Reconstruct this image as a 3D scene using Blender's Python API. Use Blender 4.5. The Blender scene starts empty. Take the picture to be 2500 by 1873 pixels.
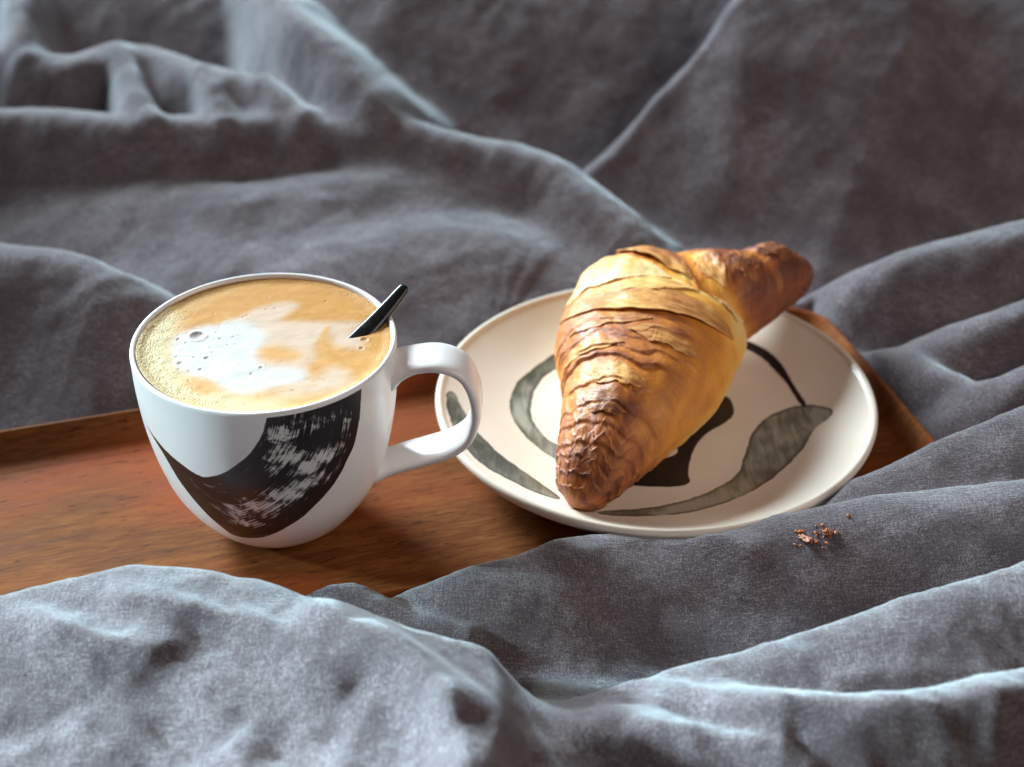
import bpy, bmesh, math, random
import numpy as np

# ---------------------------------------------------------------- camera
scene = bpy.context.scene
PITCH, DIST = math.radians(33.95), 0.673
cam_data = bpy.data.cameras.new('camera')
cam_data.sensor_width = 36.0
cam_data.lens = 56.31
cam_data.clip_start = 0.02
cam_data.clip_end = 50.0
cam = bpy.data.objects.new('camera', cam_data)
scene.collection.objects.link(cam)
cam.location = (0.0, -DIST * math.cos(PITCH), DIST * math.sin(PITCH))
cam.rotation_euler = (math.pi / 2 - PITCH, 0.0, 0.0)
cam_data.dof.use_dof = True
cam_data.dof.focus_distance = 0.55
cam_data.dof.aperture_fstop = 8.0
scene.camera = cam

# ---------------------------------------------------------------- room light
world = bpy.data.worlds.new('World')
scene.world = world
world.use_nodes = True
bg = world.node_tree.nodes['Background']
bg.inputs['Color'].default_value = (1.0, 0.52, 0.54, 1.0)
bg.inputs['Strength'].default_value = 0.055


def lamp(name, loc, target, sx, sy, energy, color):
    ld = bpy.data.lights.new(name, 'AREA')
    ld.shape = 'RECTANGLE'
    ld.size, ld.size_y = sx, sy
    ld.energy = energy
    ld.color = color
    o = bpy.data.objects.new(name, ld)
    scene.collection.objects.link(o)
    o.location = loc
    d = np.array(target, float) - np.array(loc, float)
    from mathutils import Vector
    o.rotation_euler = Vector(d).to_track_quat('-Z', 'Y').to_euler()
    return o


lamp('window_light', (-1.70, 1.90, 1.32), (-0.05, -0.05, 0), 1.2, 1.0, 300.0, (0.77, 0.92, 1.0))
spot_data = bpy.data.lights.new('added_fold_spot', 'SPOT')  # spot added to brighten the near duvet folds; no window gap is known
spot_data.energy = 1600.0
spot_data.color = (0.66, 0.92, 1.0)
spot_data.spot_size = math.radians(9.5)
spot_data.spot_blend = 0.75
spot_data.shadow_soft_size = 0.12
spot = bpy.data.objects.new('added_fold_spot', spot_data)
scene.collection.objects.link(spot)
spot.location = (-2.05, 0.02, 0.62)
from mathutils import Vector
spot.rotation_euler = (Vector((0.02, -0.335, 0.03)) - spot.location).to_track_quat('-Z', 'Y').to_euler()
lamp('room_light', (1.15, -0.55, 1.05), (0, -0.02, 0), 0.9, 0.9, 10.0, (1.0, 0.90, 0.80))

vs = scene.view_settings
vs.view_transform = 'Standard'
vs.look = 'None'
vs.exposure = 0.0
vs.gamma = 1.0
vs.use_curve_mapping = False

# ---------------------------------------------------------------- measured tables (metres)
RIDGES = [
    (0.045, 0.022, -0.044, [(-0.2554, 0.0603, 0.035), (-0.2243, 0.0582, 0.035), (-0.1931, 0.0535, 0.033), (-0.1717, 0.0441, 0.028), (-0.1496, 0.0374, 0.018), (-0.1357, 0.0301, 0.006)]),  # E
    (0.032, 0.03, -0.044, [(-0.3125, 0.1801, 0.045), (-0.2541, 0.1773, 0.045), (-0.1768, 0.1686, 0.044), (-0.1065, 0.1718, 0.045), (-0.0511, 0.1601, 0.043), (0.0121, 0.1472, 0.038), (0.0424, 0.1181, 0.028), (0.0631, 0.0948, 0.016), (0.0786, 0.0921, 0.004)]),  # C
    (0.06, 0.035, -0.044, [(-0.3451, 0.1815, 0.006), (-0.2798, 0.1632, 0.01), (-0.2173, 0.1473, 0.016), (-0.1463, 0.1336, 0.022), (-0.1123, 0.1316, 0.026), (-0.0462, 0.1434, 0.03), (0.0032, 0.1525, 0.028), (0.0406, 0.1194, 0.015)]),  # D
    (0.07, 0.08, -0.044, [(-0.1425, 0.1004, 0.008), (-0.0872, 0.0948, 0.016), (-0.0446, 0.1054, 0.02), (0.0095, 0.1019, 0.017), (0.0413, 0.0796, 0.005)]),  # D2
    (0.035, 0.035, -0.044, [(-0.2883, 0.2398, 0.055), (-0.2511, 0.2272, 0.055), (-0.2274, 0.2173, 0.054), (-0.2079, 0.2285, 0.057), (-0.1863, 0.2279, 0.056), (-0.1542, 0.2053, 0.054), (-0.1268, 0.1936, 0.054), (-0.1064, 0.1724, 0.046)]),  # B
    (0.018, 0.012, -0.044, [(-0.2049, 0.2261, 0.058), (-0.1895, 0.1936, 0.054), (-0.1756, 0.1691, 0.045)]),  # B2
    (0.013, 0.016, -0.044, [(-0.1557, 0.2018, 0.056), (-0.1471, 0.1811, 0.052), (-0.1437, 0.1691, 0.045)]),  # B3
    (0.014, 0.02, -0.044, [(-0.1264, 0.1913, 0.055), (-0.1135, 0.1783, 0.052), (-0.1029, 0.1702, 0.045)]),  # B4
    (0.025, 0.06, -0.044, [(-0.1513, 0.3198, 0.08), (-0.1251, 0.2525, 0.078), (-0.1097, 0.2209, 0.075), (-0.0941, 0.2025, 0.07), (-0.079, 0.184, 0.063), (-0.0624, 0.1677, 0.053), (-0.0512, 0.1622, 0.042)]),  # A
    (0.02, 0.025, -0.044, [(-0.286, 0.3498, 0.078), (-0.2642, 0.2759, 0.072), (-0.2579, 0.2364, 0.064), (-0.2504, 0.2248, 0.056)]),  # A0
    (0.04, 0.022, -0.044, [(0.1286, 0.0525, 0.006), (0.1418, 0.0518, 0.016), (0.1617, 0.0556, 0.026), (0.1931, 0.064, 0.033), (0.2278, 0.0729, 0.037), (0.2692, 0.0835, 0.04)]),  # G1
    (0.03, 0.015, -0.044, [(0.1519, 0.001, 0.006), (0.1702, 0.0038, 0.018), (0.1913, 0.0091, 0.026), (0.2126, 0.0122, 0.032), (0.2523, 0.0263, 0.036)]),  # G2
    (0.018, 0.012, -0.044, [(0.1461, 0.0114, 0.005), (0.1605, 0.0002, 0.013), (0.1751, -0.0172, 0.018), (0.1858, -0.0272, 0.018)]),  # G3
    (0.03, 0.012, -0.044, [(0.1645, -0.0333, 0.003), (0.1755, -0.0345, 0.014), (0.1874, -0.0332, 0.022), (0.203, -0.0274, 0.027), (0.2415, -0.0113, 0.032)]),  # G4
    (0.1, 0.011, -0.09, [(-0.0488, -0.1434, 0.004), (-0.0356, -0.1453, 0.013), (-0.0167, -0.1415, 0.018), (-0.001, -0.1373, 0.02), (0.0233, -0.1255, 0.018), (0.0365, -0.1204, 0.018), (0.0564, -0.1181, 0.014), (0.0731, -0.1155, 0.014), (0.0985, -0.1074, 0.018), (0.124, -0.1002, 0.024), (0.1497, -0.0914, 0.032), (0.1672, -0.084, 0.038), (0.1876, -0.0756, 0.042), (0.2236, -0.0595, 0.046)]),  # H
    (0.075, 0.02, -0.09, [(0.0638, -0.1242, 0.018), (0.0954, -0.1239, 0.026), (0.1272, -0.1211, 0.033), (0.1759, -0.1211, 0.04), (0.2068, -0.1158, 0.043)]),  # H2
    (0.085, 0.016, -0.09, [(0.0064, -0.2006, 0.012), (0.0204, -0.2056, 0.022), (0.0485, -0.2028, 0.03), (0.0838, -0.198, 0.037), (0.1126, -0.1902, 0.044), (0.1594, -0.1766, 0.05), (0.1887, -0.1668, 0.054)]),  # I
    (0.03, 0.02, -0.06, [(-0.0023, -0.2065, 0.016), (0.013, -0.2176, 0.026), (0.0291, -0.2204, 0.034), (0.0524, -0.2341, 0.034), (0.0782, -0.2402, 0.033), (0.0975, -0.2444, 0.03)]),  # I2
    (0.03, 0.02, -0.06, [(0.0475, -0.2136, 0.032), (0.0797, -0.2236, 0.042), (0.1042, -0.2331, 0.046), (0.1462, -0.2261, 0.05), (0.1718, -0.2226, 0.052)]),  # I3
    (0.17, 0.018, -0.07, [(-0.1992, -0.1716, 0.04), (-0.1633, -0.1687, 0.04), (-0.133, -0.1706, 0.042), (-0.103, -0.1723, 0.045), (-0.0805, -0.1774, 0.045), (-0.0649, -0.1871, 0.045), (-0.0286, -0.2026, 0.045), (-0.0077, -0.2102, 0.04), (0.002, -0.2077, 0.03), (0.0093, -0.1986, 0.01)]),  # J
    (0.06, 0.011, -0.06, [(-0.0105, -0.2082, 0.04), (-0.0059, -0.2228, 0.043), (-0.0063, -0.2383, 0.044), (-0.0082, -0.2604, 0.044), (-0.0092, -0.2762, 0.044)]),  # J2
    (0.016, 0.01, -0.05, [(-0.0901, -0.1381, 0.014), (-0.0719, -0.1413, 0.018), (-0.0606, -0.1444, 0.018), (-0.0475, -0.1527, 0.016), (-0.0363, -0.1596, 0.014), (-0.0162, -0.1671, 0.012)]),  # K
]

CREASES = [
    (0.0035, 0.016, [(0.2136, 0.2669), (0.1973, 0.2196), (0.1761, 0.1618), (0.1533, 0.125), (0.141, 0.0946)]),
    (0.0035, 0.02, [(0.2698, 0.2148), (0.2292, 0.1335), (0.1988, 0.0845)]),
    (0.003, 0.018, [(0.1361, 0.2857), (0.1152, 0.2059), (0.1025, 0.1434)]),
    (-0.0025, 0.022, [(0.144, 0.1971), (0.133, 0.1587), (0.1227, 0.1204)]),
    (0.003, 0.012, [(0.0683, 0.0986), (0.0991, 0.1057), (0.1253, 0.1057)]),
    (0.003, 0.006, [(0.0322, -0.118), (0.0572, -0.1211), (0.0753, -0.1296), (0.0878, -0.1386)]),
    (0.003, 0.008, [(-0.0027, -0.1155), (0.0123, -0.1254), (0.0304, -0.1363)]),
    (-0.0025, 0.01, [(-0.1076, -0.2062), (-0.0926, -0.2216), (-0.0775, -0.2327)]),
    (0.006, 0.008, [(-0.0666, -0.1878), (-0.0424, -0.2062), (-0.0239, -0.2204), (-0.0088, -0.2374)]),
    (0.005, 0.007, [(-0.1639, -0.1878), (-0.1269, -0.2002), (-0.1076, -0.2062), (-0.0882, -0.2235), (-0.0714, -0.2421)]),
    (0.004, 0.006, [(-0.0457, -0.1974), (-0.0253, -0.2152), (-0.0139, -0.2356), (-0.009, -0.2562)]),
    (0.003, 0.006, [(-0.131, -0.1815), (-0.0981, -0.1878), (-0.0706, -0.2022), (-0.0467, -0.2216)]),
    (-0.0035, 0.014, [(-0.1103, -0.2467), (-0.0907, -0.2327), (-0.0641, -0.2345), (-0.0453, -0.2421)]),
    (0.003, 0.006, [(0.0303, -0.2233), (0.0496, -0.2342), (0.0703, -0.2378), (0.0902, -0.2463)]),
    (0.003, 0.007, [(0.059, -0.2266), (0.0914, -0.2297), (0.1159, -0.2371), (0.1476, -0.2298)]),
    (-0.003, 0.01, [(0.0777, -0.2357), (0.1025, -0.2428), (0.1356, -0.2393)]),
    (0.003, 0.006, [(0.0948, -0.2115), (0.1211, -0.2128), (0.1527, -0.2109)]),
]

MOTIFS = {
    'ring_wash': [(-30.1, 50.4), (-39.1, 42.7), (-47.6, 32.2), (-55.3, 20.6), (-57.3, 8.8), (-57.1, -2.0), (-53.1, -11.6), (-48.2, -20.6), (-39.6, -30.4), (-29.4, -37.7), (-23.7, -27.4), (-39.4, -20.5), (-44.5, -13.4), (-48.0, -5.3), (-49.2, 5.3), (-47.7, 16.2), (-43.8, 26.3), (-38.1, 33.2), (-26.5, 41.0)],
    'leaf_wash': [(-25.6, -67.1), (-3.2, -61.3), (11.0, -54.6), (22.2, -46.3), (29.6, -38.3), (32.1, -28.9), (37.9, -10.6), (45.6, -0.2), (53.6, 4.0), (61.0, 4.7), (66.8, 1.4), (71.0, -3.0), (68.9, -7.6), (63.7, -10.4), (60.0, -15.8), (56.7, -23.2), (47.8, -36.2), (37.5, -47.9), (26.0, -57.4), (9.7, -66.3), (-4.0, -69.4), (-25.8, -71.9)],
    'rim_wash': [(-82.9, 4.0), (-78.7, 5.0), (-75.7, -6.2), (-70.0, -18.4), (-61.0, -31.8), (-52.2, -41.1), (-43.7, -51.4), (-38.4, -58.9), (-39.7, -62.0), (-48.9, -57.8), (-59.1, -50.5), (-69.5, -42.7), (-77.8, -25.1), (-81.8, -10.1)],
    'ring_dark': [(31.5, 13.5), (32.9, 2.7), (29.5, -4.3), (19.8, -11.9), (14.3, -21.4), (11.3, -31.5), (10.1, -38.8), (10.8, -44.6), (5.0, -47.1), (-12.6, -46.3), (-22.7, -43.4), (-18.8, -34.8), (-8.1, -32.7), (1.0, -29.5), (6.2, -26.8), (7.7, -23.5), (6.2, -19.9), (4.0, -13.7), (16.4, 2.0), (25.1, 15.2)],
    'stem_dark': [(40.5, 51.7), (46.3, 47.7), (51.4, 41.7), (55.6, 32.6), (58.0, 19.9), (59.8, 11.3), (61.7, 3.2), (59.3, 3.2), (57.5, 11.3), (55.8, 19.8), (51.9, 30.5), (47.0, 40.5), (40.1, 47.0)],
}

STROKE_IN = [(-81.5, 77.6), (-82.1, 76.0), (-83.3, 72.3), (-85.0, 69.0), (-88.4, 64.1), (-92.9, 59.9), (-97.5, 56.3), (-102.1, 53.2), (-107.9, 50.6), (-113.0, 48.6), (-116.8, 48.9), (-120.7, 49.8), (-125.6, 51.5), (-131.3, 52.8), (-136.2, 54.1), (-140.7, 55.7), (-147.3, 57.1), (-150, 58.5)]
STROKE_OUT = [(-38.3, 77.6), (-38.8, 74.2), (-40.1, 67.0), (-41.8, 59.8), (-43.9, 54.9), (-47.1, 50.4), (-50.9, 44.9), (-55.5, 39.8), (-62.1, 34.5), (-69.6, 28.9), (-77.4, 24.7), (-84.8, 20.9), (-92.9, 17.7), (-100.1, 16.6), (-107.5, 16.3), (-111.8, 17.2), (-115.2, 22.4), (-119.9, 26.9), (-127.1, 35.6), (-133.1, 43.7), (-136.6, 50.1), (-143.1, 54.6), (-149, 57.0)]
DRY = [(-76.4, 69.3, 5, 4, 1.0), (-76.2, 63.0, 4, 3, 0.9), (-74.2, 59.0, 6, 3, 1.0), (-66.4, 53.5, 5, 3.5, 1.15), (-59.4, 55.8, 5, 3.5, 1.0), (-52.0, 57.4, 3, 4, 0.7), (-81.7, 54.9, 4, 3, 0.7), (-79.6, 60.2, 3, 2, 0.9), (-77.9, 42.5, 8, 4, 1.0), (-88.7, 37.6, 8, 4, 1.0), (-69.3, 45.5, 7, 3.5, 0.95), (-62.3, 47.3, 5, 3, 0.8), (-102.1, 33.8, 7, 4, 0.85), (-98.2, 27.6, 8, 2.5, 0.8), (-109.7, 34.3, 4, 3, 0.6), (-83.3, 32.2, 6, 3, 0.6), (-61.1, 70.7, 8, 4, 0.5), (-70.6, 73.0, 6, 4, 0.45), (-48.1, 64.1, 3, 6, 0.5)]
FOAM = [
    ([(-44.3, 0.1), (-40.3, 17.6), (-33.6, 17.6), (-31.4, 5.0), (-31.4, -5.9), (-28.1, -17.6), (-20.0, -24.5), (-10.8, -31.2), (2.1, -34.5), (10.7, -33.4), (10.3, -41.0), (-0.4, -43.1), (-13.1, -39.9), (-27.0, -31.2), (-36.3, -21.1)], 'cream', 2.5),
    ([(-27.4, 8.8), (-17.4, 12.5), (-8.9, 18.9), (-1.7, 25.4), (6.9, 27.4), (9.2, 24.7), (4.7, 17.6), (3.7, 14.4), (11.8, 13.5), (21.8, 13.8), (34.4, 13.8), (32.1, 10.0), (24.5, 6.3), (19.4, 3.8), (17.5, -3.5), (18.4, -11.8), (12.0, -17.6), (-3.6, -19.9), (-20.9, -10.6)], 'pink', 1.2),
    ([(24.5, -15.3), (29.8, -17.6), (32.3, -24.5), (27.7, -29.0), (19.8, -31.2), (10.7, -33.4), (7.3, -31.2), (14.9, -26.7), (20.7, -22.2)], 'pink', 1.8),
    ([(-31.9, -3.5), (-31.4, 5.0), (-26.1, 8.8), (-17.4, 12.5), (-11.1, 15.1), (-5.4, 12.5), (-0.4, 5.0), (-0.2, -2.3), (-2.3, -5.9), (-0.7, -13.0), (5.4, -15.3), (14.9, -15.3), (16.8, -21.1), (16.0, -25.6), (6.9, -27.9), (0.4, -31.2), (-7.0, -31.2), (-11.4, -26.7), (-17.2, -22.2), (-23.9, -19.9), (-29.1, -15.3)], 'white', 1.4),
    ([(-1.8, -4.7), (2.3, -1.1), (10.4, -3.5), (14.8, -8.3), (12.0, -11.8), (4.9, -11.8), (0.3, -10.6)], 'tan', 1.6),
    ([(-25.8, -23.4), (-21.0, -22.2), (-15.4, -25.6), (-11.6, -30.1), (-15.6, -32.3), (-21.7, -29.0)], 'tan', 1.2),
    ([(18.0, 5.0), (19.5, 10.0), (22.0, 11.3), (20.6, 5.0), (20.8, -3.5), (19.7, -5.9)], 'tan', 0.6),
    ([(23.7, 7.5), (30.9, 8.8), (32.5, 5.0), (35.1, -3.5), (28.6, -3.5), (22.4, 0.1)], 'pink', 1.2),
]
BUBBLES = [(-24.0, 4.4, 2.9), (-18.5, -9.7, 1.3), (-27.1, -13.0, 1.3), (-30.3, 2.3, 1.01), (-19.6, -16.7, 0.94), (0.9, -15.7, 1.01), (-29.0, -8.9, 0.72), (-23.1, -9.2, 0.65), (-27.3, 0.1, 0.72), (-15.9, 2.6, 0.72), (34.1, -3.5, 1.16), (34.7, 2.0, 1.59), (-17.8, 6.9, 0.58), (-23.3, -17.6, 0.65), (-12.7, -1.1, 0.58), (-11.5, 3.8, 0.58), (-28.4, -4.7, 0.58), (-33.7, 12.5, 0.72), (38.2, -1.1, 0.58), (-26.7, -16.5, 0.51), (-17.2, -5.9, 0.58)]

PLATE_C = (0.0564, -0.0365)
PLATE_R = 0.0866
MUG_C = (-0.0861, -0.0882)
MUG_H = 0.0783
COFFEE_Z = 0.0764
TRAY_ANGLE = math.radians(16.4)

# ---------------------------------------------------------------- numpy helpers
rng = np.random.RandomState(11)
_perm = rng.permutation(512).astype(np.int64)
_grad = rng.uniform(0, 2 * np.pi, 512)
_gx, _gy = np.cos(_grad), np.sin(_grad)


def perlin(x, y, seed=0):
    xi = np.floor(x).astype(np.int64)
    yi = np.floor(y).astype(np.int64)
    xf, yf = x - xi, y - yi

    def g(ix, iy, dx, dy):
        h = _perm[(_perm[(ix + seed * 131) & 511] + iy + seed * 17) & 511]
        return _gx[h] * dx + _gy[h] * dy
    u = xf * xf * xf * (xf * (xf * 6 - 15) + 10)
    v = yf * yf * yf * (yf * (yf * 6 - 15) + 10)
    a = g(xi, yi, xf, yf)
    b = g(xi + 1, yi, xf - 1, yf)
    c = g(xi, yi + 1, xf, yf - 1)
    d = g(xi + 1, yi + 1, xf - 1, yf - 1)
    return (a + (b - a) * u) + ((c + (d - c) * u) - (a + (b - a) * u)) * v


def fbm(x, y, octaves=4, seed=0):
    s, a = 0, 1.0
    for o in range(octaves):
        s = s + a * perlin(x * 2 ** o, y * 2 ** o, seed + o)
        a *= 0.5
    return s


def ridged(x, y, octaves=3, seed=0):
    s, a = 0, 1.0
    for o in range(octaves):
        s = s + a * (1.0 - np.minimum(1, 2.2 * np.abs(perlin(x * 2 ** o, y * 2 ** o, seed + o))))
        a *= 0.5
    return s / 1.75


def sstep(a, b, x):
    t = np.clip((x - a) / (b - a), 0, 1)
    return t * t * (3 - 2 * t)


def seg_dist(px, py, poly, closed=False):
    """distance to a polyline, signed side, value index"""
    pts = np.asarray(poly, float)
    best = np.full(px.shape, 1e9)
    side = np.zeros(px.shape)
    par = np.zeros(px.shape)
    n = len(pts)
    for i in range(n if closed else n - 1):
        a, b = pts[i, :2], pts[(i + 1) % n, :2]
        d = b - a
        L2 = d @ d + 1e-12
        t = np.clip(((px - a[0]) * d[0] + (py - a[1]) * d[1]) / L2, 0, 1)
        ex, ey = px - a[0] - t * d[0], py - a[1] - t * d[1]
        ds = np.hypot(ex, ey)
        m = ds < best
        best = np.where(m, ds, best)
        cr = d[0] * ey - d[1] * ex
        side = np.where(m, cr / math.sqrt(L2), side)
        par = np.where(m, i + t, par)
    return best, side, par


def inside(px, py, poly):
    pts = np.asarray(poly, float)
    r = np.zeros(px.shape, bool)
    n = len(pts)
    for i in range(n):
        x0, y0 = pts[i]
        x1, y1 = pts[(i + 1) % n]
        c = ((y0 > py) != (y1 > py)) & (px < (x1 - x0) * (py - y0) / ((y1 - y0) + 1e-12) + x0)
        r ^= c
    return r


def sdf(px, py, poly):
    d, _, _ = seg_dist(px, py, poly, closed=True)
    return np.where(inside(px, py, poly), -d, d)


def chaikin(poly, n=2, closed=True):
    p = np.asarray(poly, float)
    for _ in range(n):
        if closed:
            q = np.roll(p, -1, 0)
            p = np.stack([.75 * p + .25 * q, .25 * p + .75 * q], 1).reshape(-1, p.shape[1])
        else:
            a, b = p[:-1], p[1:]
            m = np.stack([.75 * a + .25 * b, .25 * a + .75 * b], 1).reshape(-1, p.shape[1])
            p = np.concatenate([p[:1], m, p[-1:]])
    return p


def spline(xs, ys, x):
    """monotone-ish cubic (Catmull-Rom) through points"""
    xs, ys = np.asarray(xs, float), np.asarray(ys, float)
    m = np.gradient(ys, xs, axis=0)
    i = np.clip(np.searchsorted(xs, x) - 1, 0, len(xs) - 2)
    h = (xs[i + 1] - xs[i])
    t = (x - xs[i]) / h
    if ys.ndim > 1:
        h, t = h[:, None], t[:, None]
    h00, h10 = 2 * t**3 - 3 * t**2 + 1, t**3 - 2 * t**2 + t
    h01, h11 = -2 * t**3 + 3 * t**2, t**3 - t**2
    return h00 * ys[i] + h10 * h * m[i] + h01 * ys[i + 1] + h11 * h * m[i + 1]


def mesh_obj(name, verts, faces, mat=None, parent=None, smooth=True, attrs=None, colors=None):
    me = bpy.data.meshes.new(name)
    v = np.asarray(verts, np.float32).reshape(-1, 3)
    f = np.asarray(faces, np.int32)
    me.vertices.add(len(v))
    me.vertices.foreach_set('co', v.ravel())
    k = f.shape[1]
    me.loops.add(f.size)
    me.loops.foreach_set('vertex_index', f.ravel())
    me.polygons.add(len(f))
    me.polygons.foreach_set('loop_start', np.arange(0, f.size, k, dtype=np.int32))
    me.polygons.foreach_set('loop_total', np.full(len(f), k, np.int32))
    me.polygons.foreach_set('use_smooth', np.full(len(f), smooth, bool))
    for an, av in (attrs or {}).items():
        a = me.attributes.new(an, 'FLOAT', 'POINT')
        a.data.foreach_set('value', np.asarray(av, np.float32).ravel())
    for an, av in (colors or {}).items():
        a = me.attributes.new(an, 'FLOAT_COLOR', 'POINT')
        c4 = np.ones((len(v), 4), np.float32)
        c4[:, :3] = np.asarray(av).reshape(-1, 3)
        a.data.foreach_set('color', c4.ravel())
    me.update(calc_edges=True)
    me.validate()
    if mat:
        me.materials.append(mat)
    o = bpy.data.objects.new(name, me)
    scene.collection.objects.link(o)
    if parent:
        o.parent = parent
    return o


def grid_faces(nu, nv, wrap_v=False, wrap_u=False):
    """quads of an nu x nv vertex grid (index = i*nv + j)"""
    iu = np.arange(nu if wrap_u else nu - 1)
    jv = np.arange(nv if wrap_v else nv - 1)
    I, J = np.meshgrid(iu, jv, indexing='ij')
    I1, J1 = (I + 1) % nu, (J + 1) % nv
    return np.stack([I * nv + J, I1 * nv + J, I1 * nv + J1, I * nv + J1], -1).reshape(-1, 4)


def empty(name, loc, rz=0.0):
    o = bpy.data.objects.new(name, None)
    scene.collection.objects.link(o)
    o.location = loc
    o.rotation_euler = (0, 0, rz)
    return o


def tag(o, label, cat, group=None, kind=None):
    o['label'] = label
    o['category'] = cat
    if group:
        o['group'] = group
    if kind:
        o['kind'] = kind
    return o


# ---------------------------------------------------------------- node helpers
class Mat:
    def __init__(self, name):
        self.m = bpy.data.materials.new(name)
        self.m.use_nodes = True
        self.t = self.m.node_tree
        self.b = self.t.nodes['Principled BSDF']

    def n(self, typ, **kw):
        nd = self.t.nodes.new(typ)
        for k, v in kw.items():
            if k.startswith('i_'):
                nd.inputs[k[2:].replace('_', ' ')].default_value = v
            else:
                setattr(nd, k, v)
        return nd

    def link(self, a, b):
        self.t.links.new(a, b)

    def attr(self, name, col=False):
        nd = self.n('ShaderNodeAttribute')
        nd.attribute_name = name
        return nd.outputs['Color' if col else 'Fac']

    def math(self, op, a, b=None, clamp=False):
        nd = self.n('ShaderNodeMath', operation=op)
        nd.use_clamp = clamp
        for i, v in enumerate((a, b)):
            if v is None:
                continue
            if isinstance(v, (int, float)):
                nd.inputs[i].default_value = v
            else:
                self.link(v, nd.inputs[i])
        return nd.outputs[0]

    def rng(self, v, a, b, c=0.0, d=1.0, smooth=True):
        nd = self.n('ShaderNodeMapRange')
        nd.interpolation_type = 'SMOOTHSTEP' if smooth else 'LINEAR'
        self.link(v, nd.inputs['Value'])
        for k, x in zip(('From Min', 'From Max', 'To Min', 'To Max'), (a, b, c, d)):
            nd.inputs[k].default_value = x
        return nd.outputs['Result']

    def mix(self, fac, a, b, blend='MIX'):
        nd = self.n('ShaderNodeMix', data_type='RGBA', blend_type=blend)
        if isinstance(fac, (int, float)):
            nd.inputs[0].default_value = fac
        else:
            self.link(fac, nd.inputs[0])
        for i, v in ((6, a), (7, b)):
            if isinstance(v, tuple):
                nd.inputs[i].default_value = (*v, 1.0) if len(v) == 3 else v
            else:
                self.link(v, nd.inputs[i])
        return nd.outputs[2]

    def noise(self, vec, scale, detail=3.0, rough=0.55, dist=0.0):
        nd = self.n('ShaderNodeTexNoise')
        nd.inputs['Scale'].default_value = scale
        nd.inputs['Detail'].default_value = detail
        nd.inputs['Roughness'].default_value = rough
        nd.inputs['Distortion'].default_value = dist
        if vec is not None:
            self.link(vec, nd.inputs['Vector'])
        return nd.outputs['Fac']

    def mapping(self, vec, scale=(1, 1, 1), rot=(0, 0, 0), loc=(0, 0, 0)):
        nd = self.n('ShaderNodeMapping')
        nd.inputs['Scale'].default_value = scale
        nd.inputs['Rotation'].default_value = rot
        nd.inputs['Location'].default_value = loc
        self.link(vec, nd.inputs['Vector'])
        return nd.outputs['Vector']

    def coords(self, which='Object'):
        return self.n('ShaderNodeTexCoord').outputs[which]

    def ramp(self, fac, stops):
        nd = self.n('ShaderNodeValToRGB')
        cr = nd.color_ramp
        while len(cr.elements) < len(stops):
            cr.elements.new(0.5)
        for e, (p, c) in zip(cr.elements, stops):
            e.position = p
            e.color = (*c, 1.0)
        self.link(fac, nd.inputs['Fac'])
        return nd.outputs['Color']

    def bump(self, height, strength, distance, prev=None):
        nd = self.n('ShaderNodeBump')
        nd.inputs['Strength'].default_value = strength
        nd.inputs['Distance'].default_value = distance
        self.link(height, nd.inputs['Height'])
        if prev is not None:
            self.link(prev, nd.inputs['Normal'])
        return nd.outputs['Normal']

    def set(self, **kw):
        for k, v in kw.items():
            s = self.b.inputs[k.replace('_', ' ')]
            if hasattr(v, 'is_output'):
                self.link(v, s)
            elif isinstance(v, tuple) and len(v) == 3 and s.type == 'RGBA':
                s.default_value = (*v, 1.0)
            else:
                s.default_value = v
        return self


# ---------------------------------------------------------------- materials
def linen_material():
    M = Mat('grey_linen')
    co = M.coords()
    warp = M.noise(M.mapping(co, (2400, 210, 900), (0, 0, 0.35)), 1.0, 2.0)
    weft = M.noise(M.mapping(co, (210, 2400, 900), (0, 0, 0.35)), 1.0, 2.0)
    weave = M.math('ADD', warp, weft)
    slub = M.noise(M.mapping(co, (1, 1, 1), (0, 0, 0.35)), 1650, 3.0, 0.7)
    blotch = M.noise(co, 45, 4.0, 0.6)
    f = M.math('ADD', M.math('MULTIPLY', M.rng(weave, 0.72, 1.28), 0.30), M.math('MULTIPLY', M.rng(blotch, 0.3, 0.7), 0.25))
    f = M.math('ADD', f, M.math('MULTIPLY', M.rng(slub, 0.32, 0.68), 0.40))
    col = M.ramp(f, [(0.0, (0.060, 0.043, 0.048)), (0.5, (0.125, 0.100, 0.109)), (1.0, (0.36, 0.325, 0.345))])
    h = M.math('ADD', weave, M.math('MULTIPLY', slub, 1.3))
    nrm = M.bump(h, 0.6, 0.0007)
    fuzz = M.noise(co, 260, 4.0, 0.65)
    nrm = M.bump(fuzz, 0.30, 0.0012, nrm)
    M.set(Base_Color=col, Roughness=0.92, Normal=nrm)
    M.b.inputs['Specular IOR Level'].default_value = 0.12
    M.b.inputs['Sheen Weight'].default_value = 1.0
    M.b.inputs['Sheen Roughness'].default_value = 0.34
    M.b.inputs['Sheen Tint'].default_value = (0.80, 0.94, 1.0, 1)
    return M.m


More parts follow.
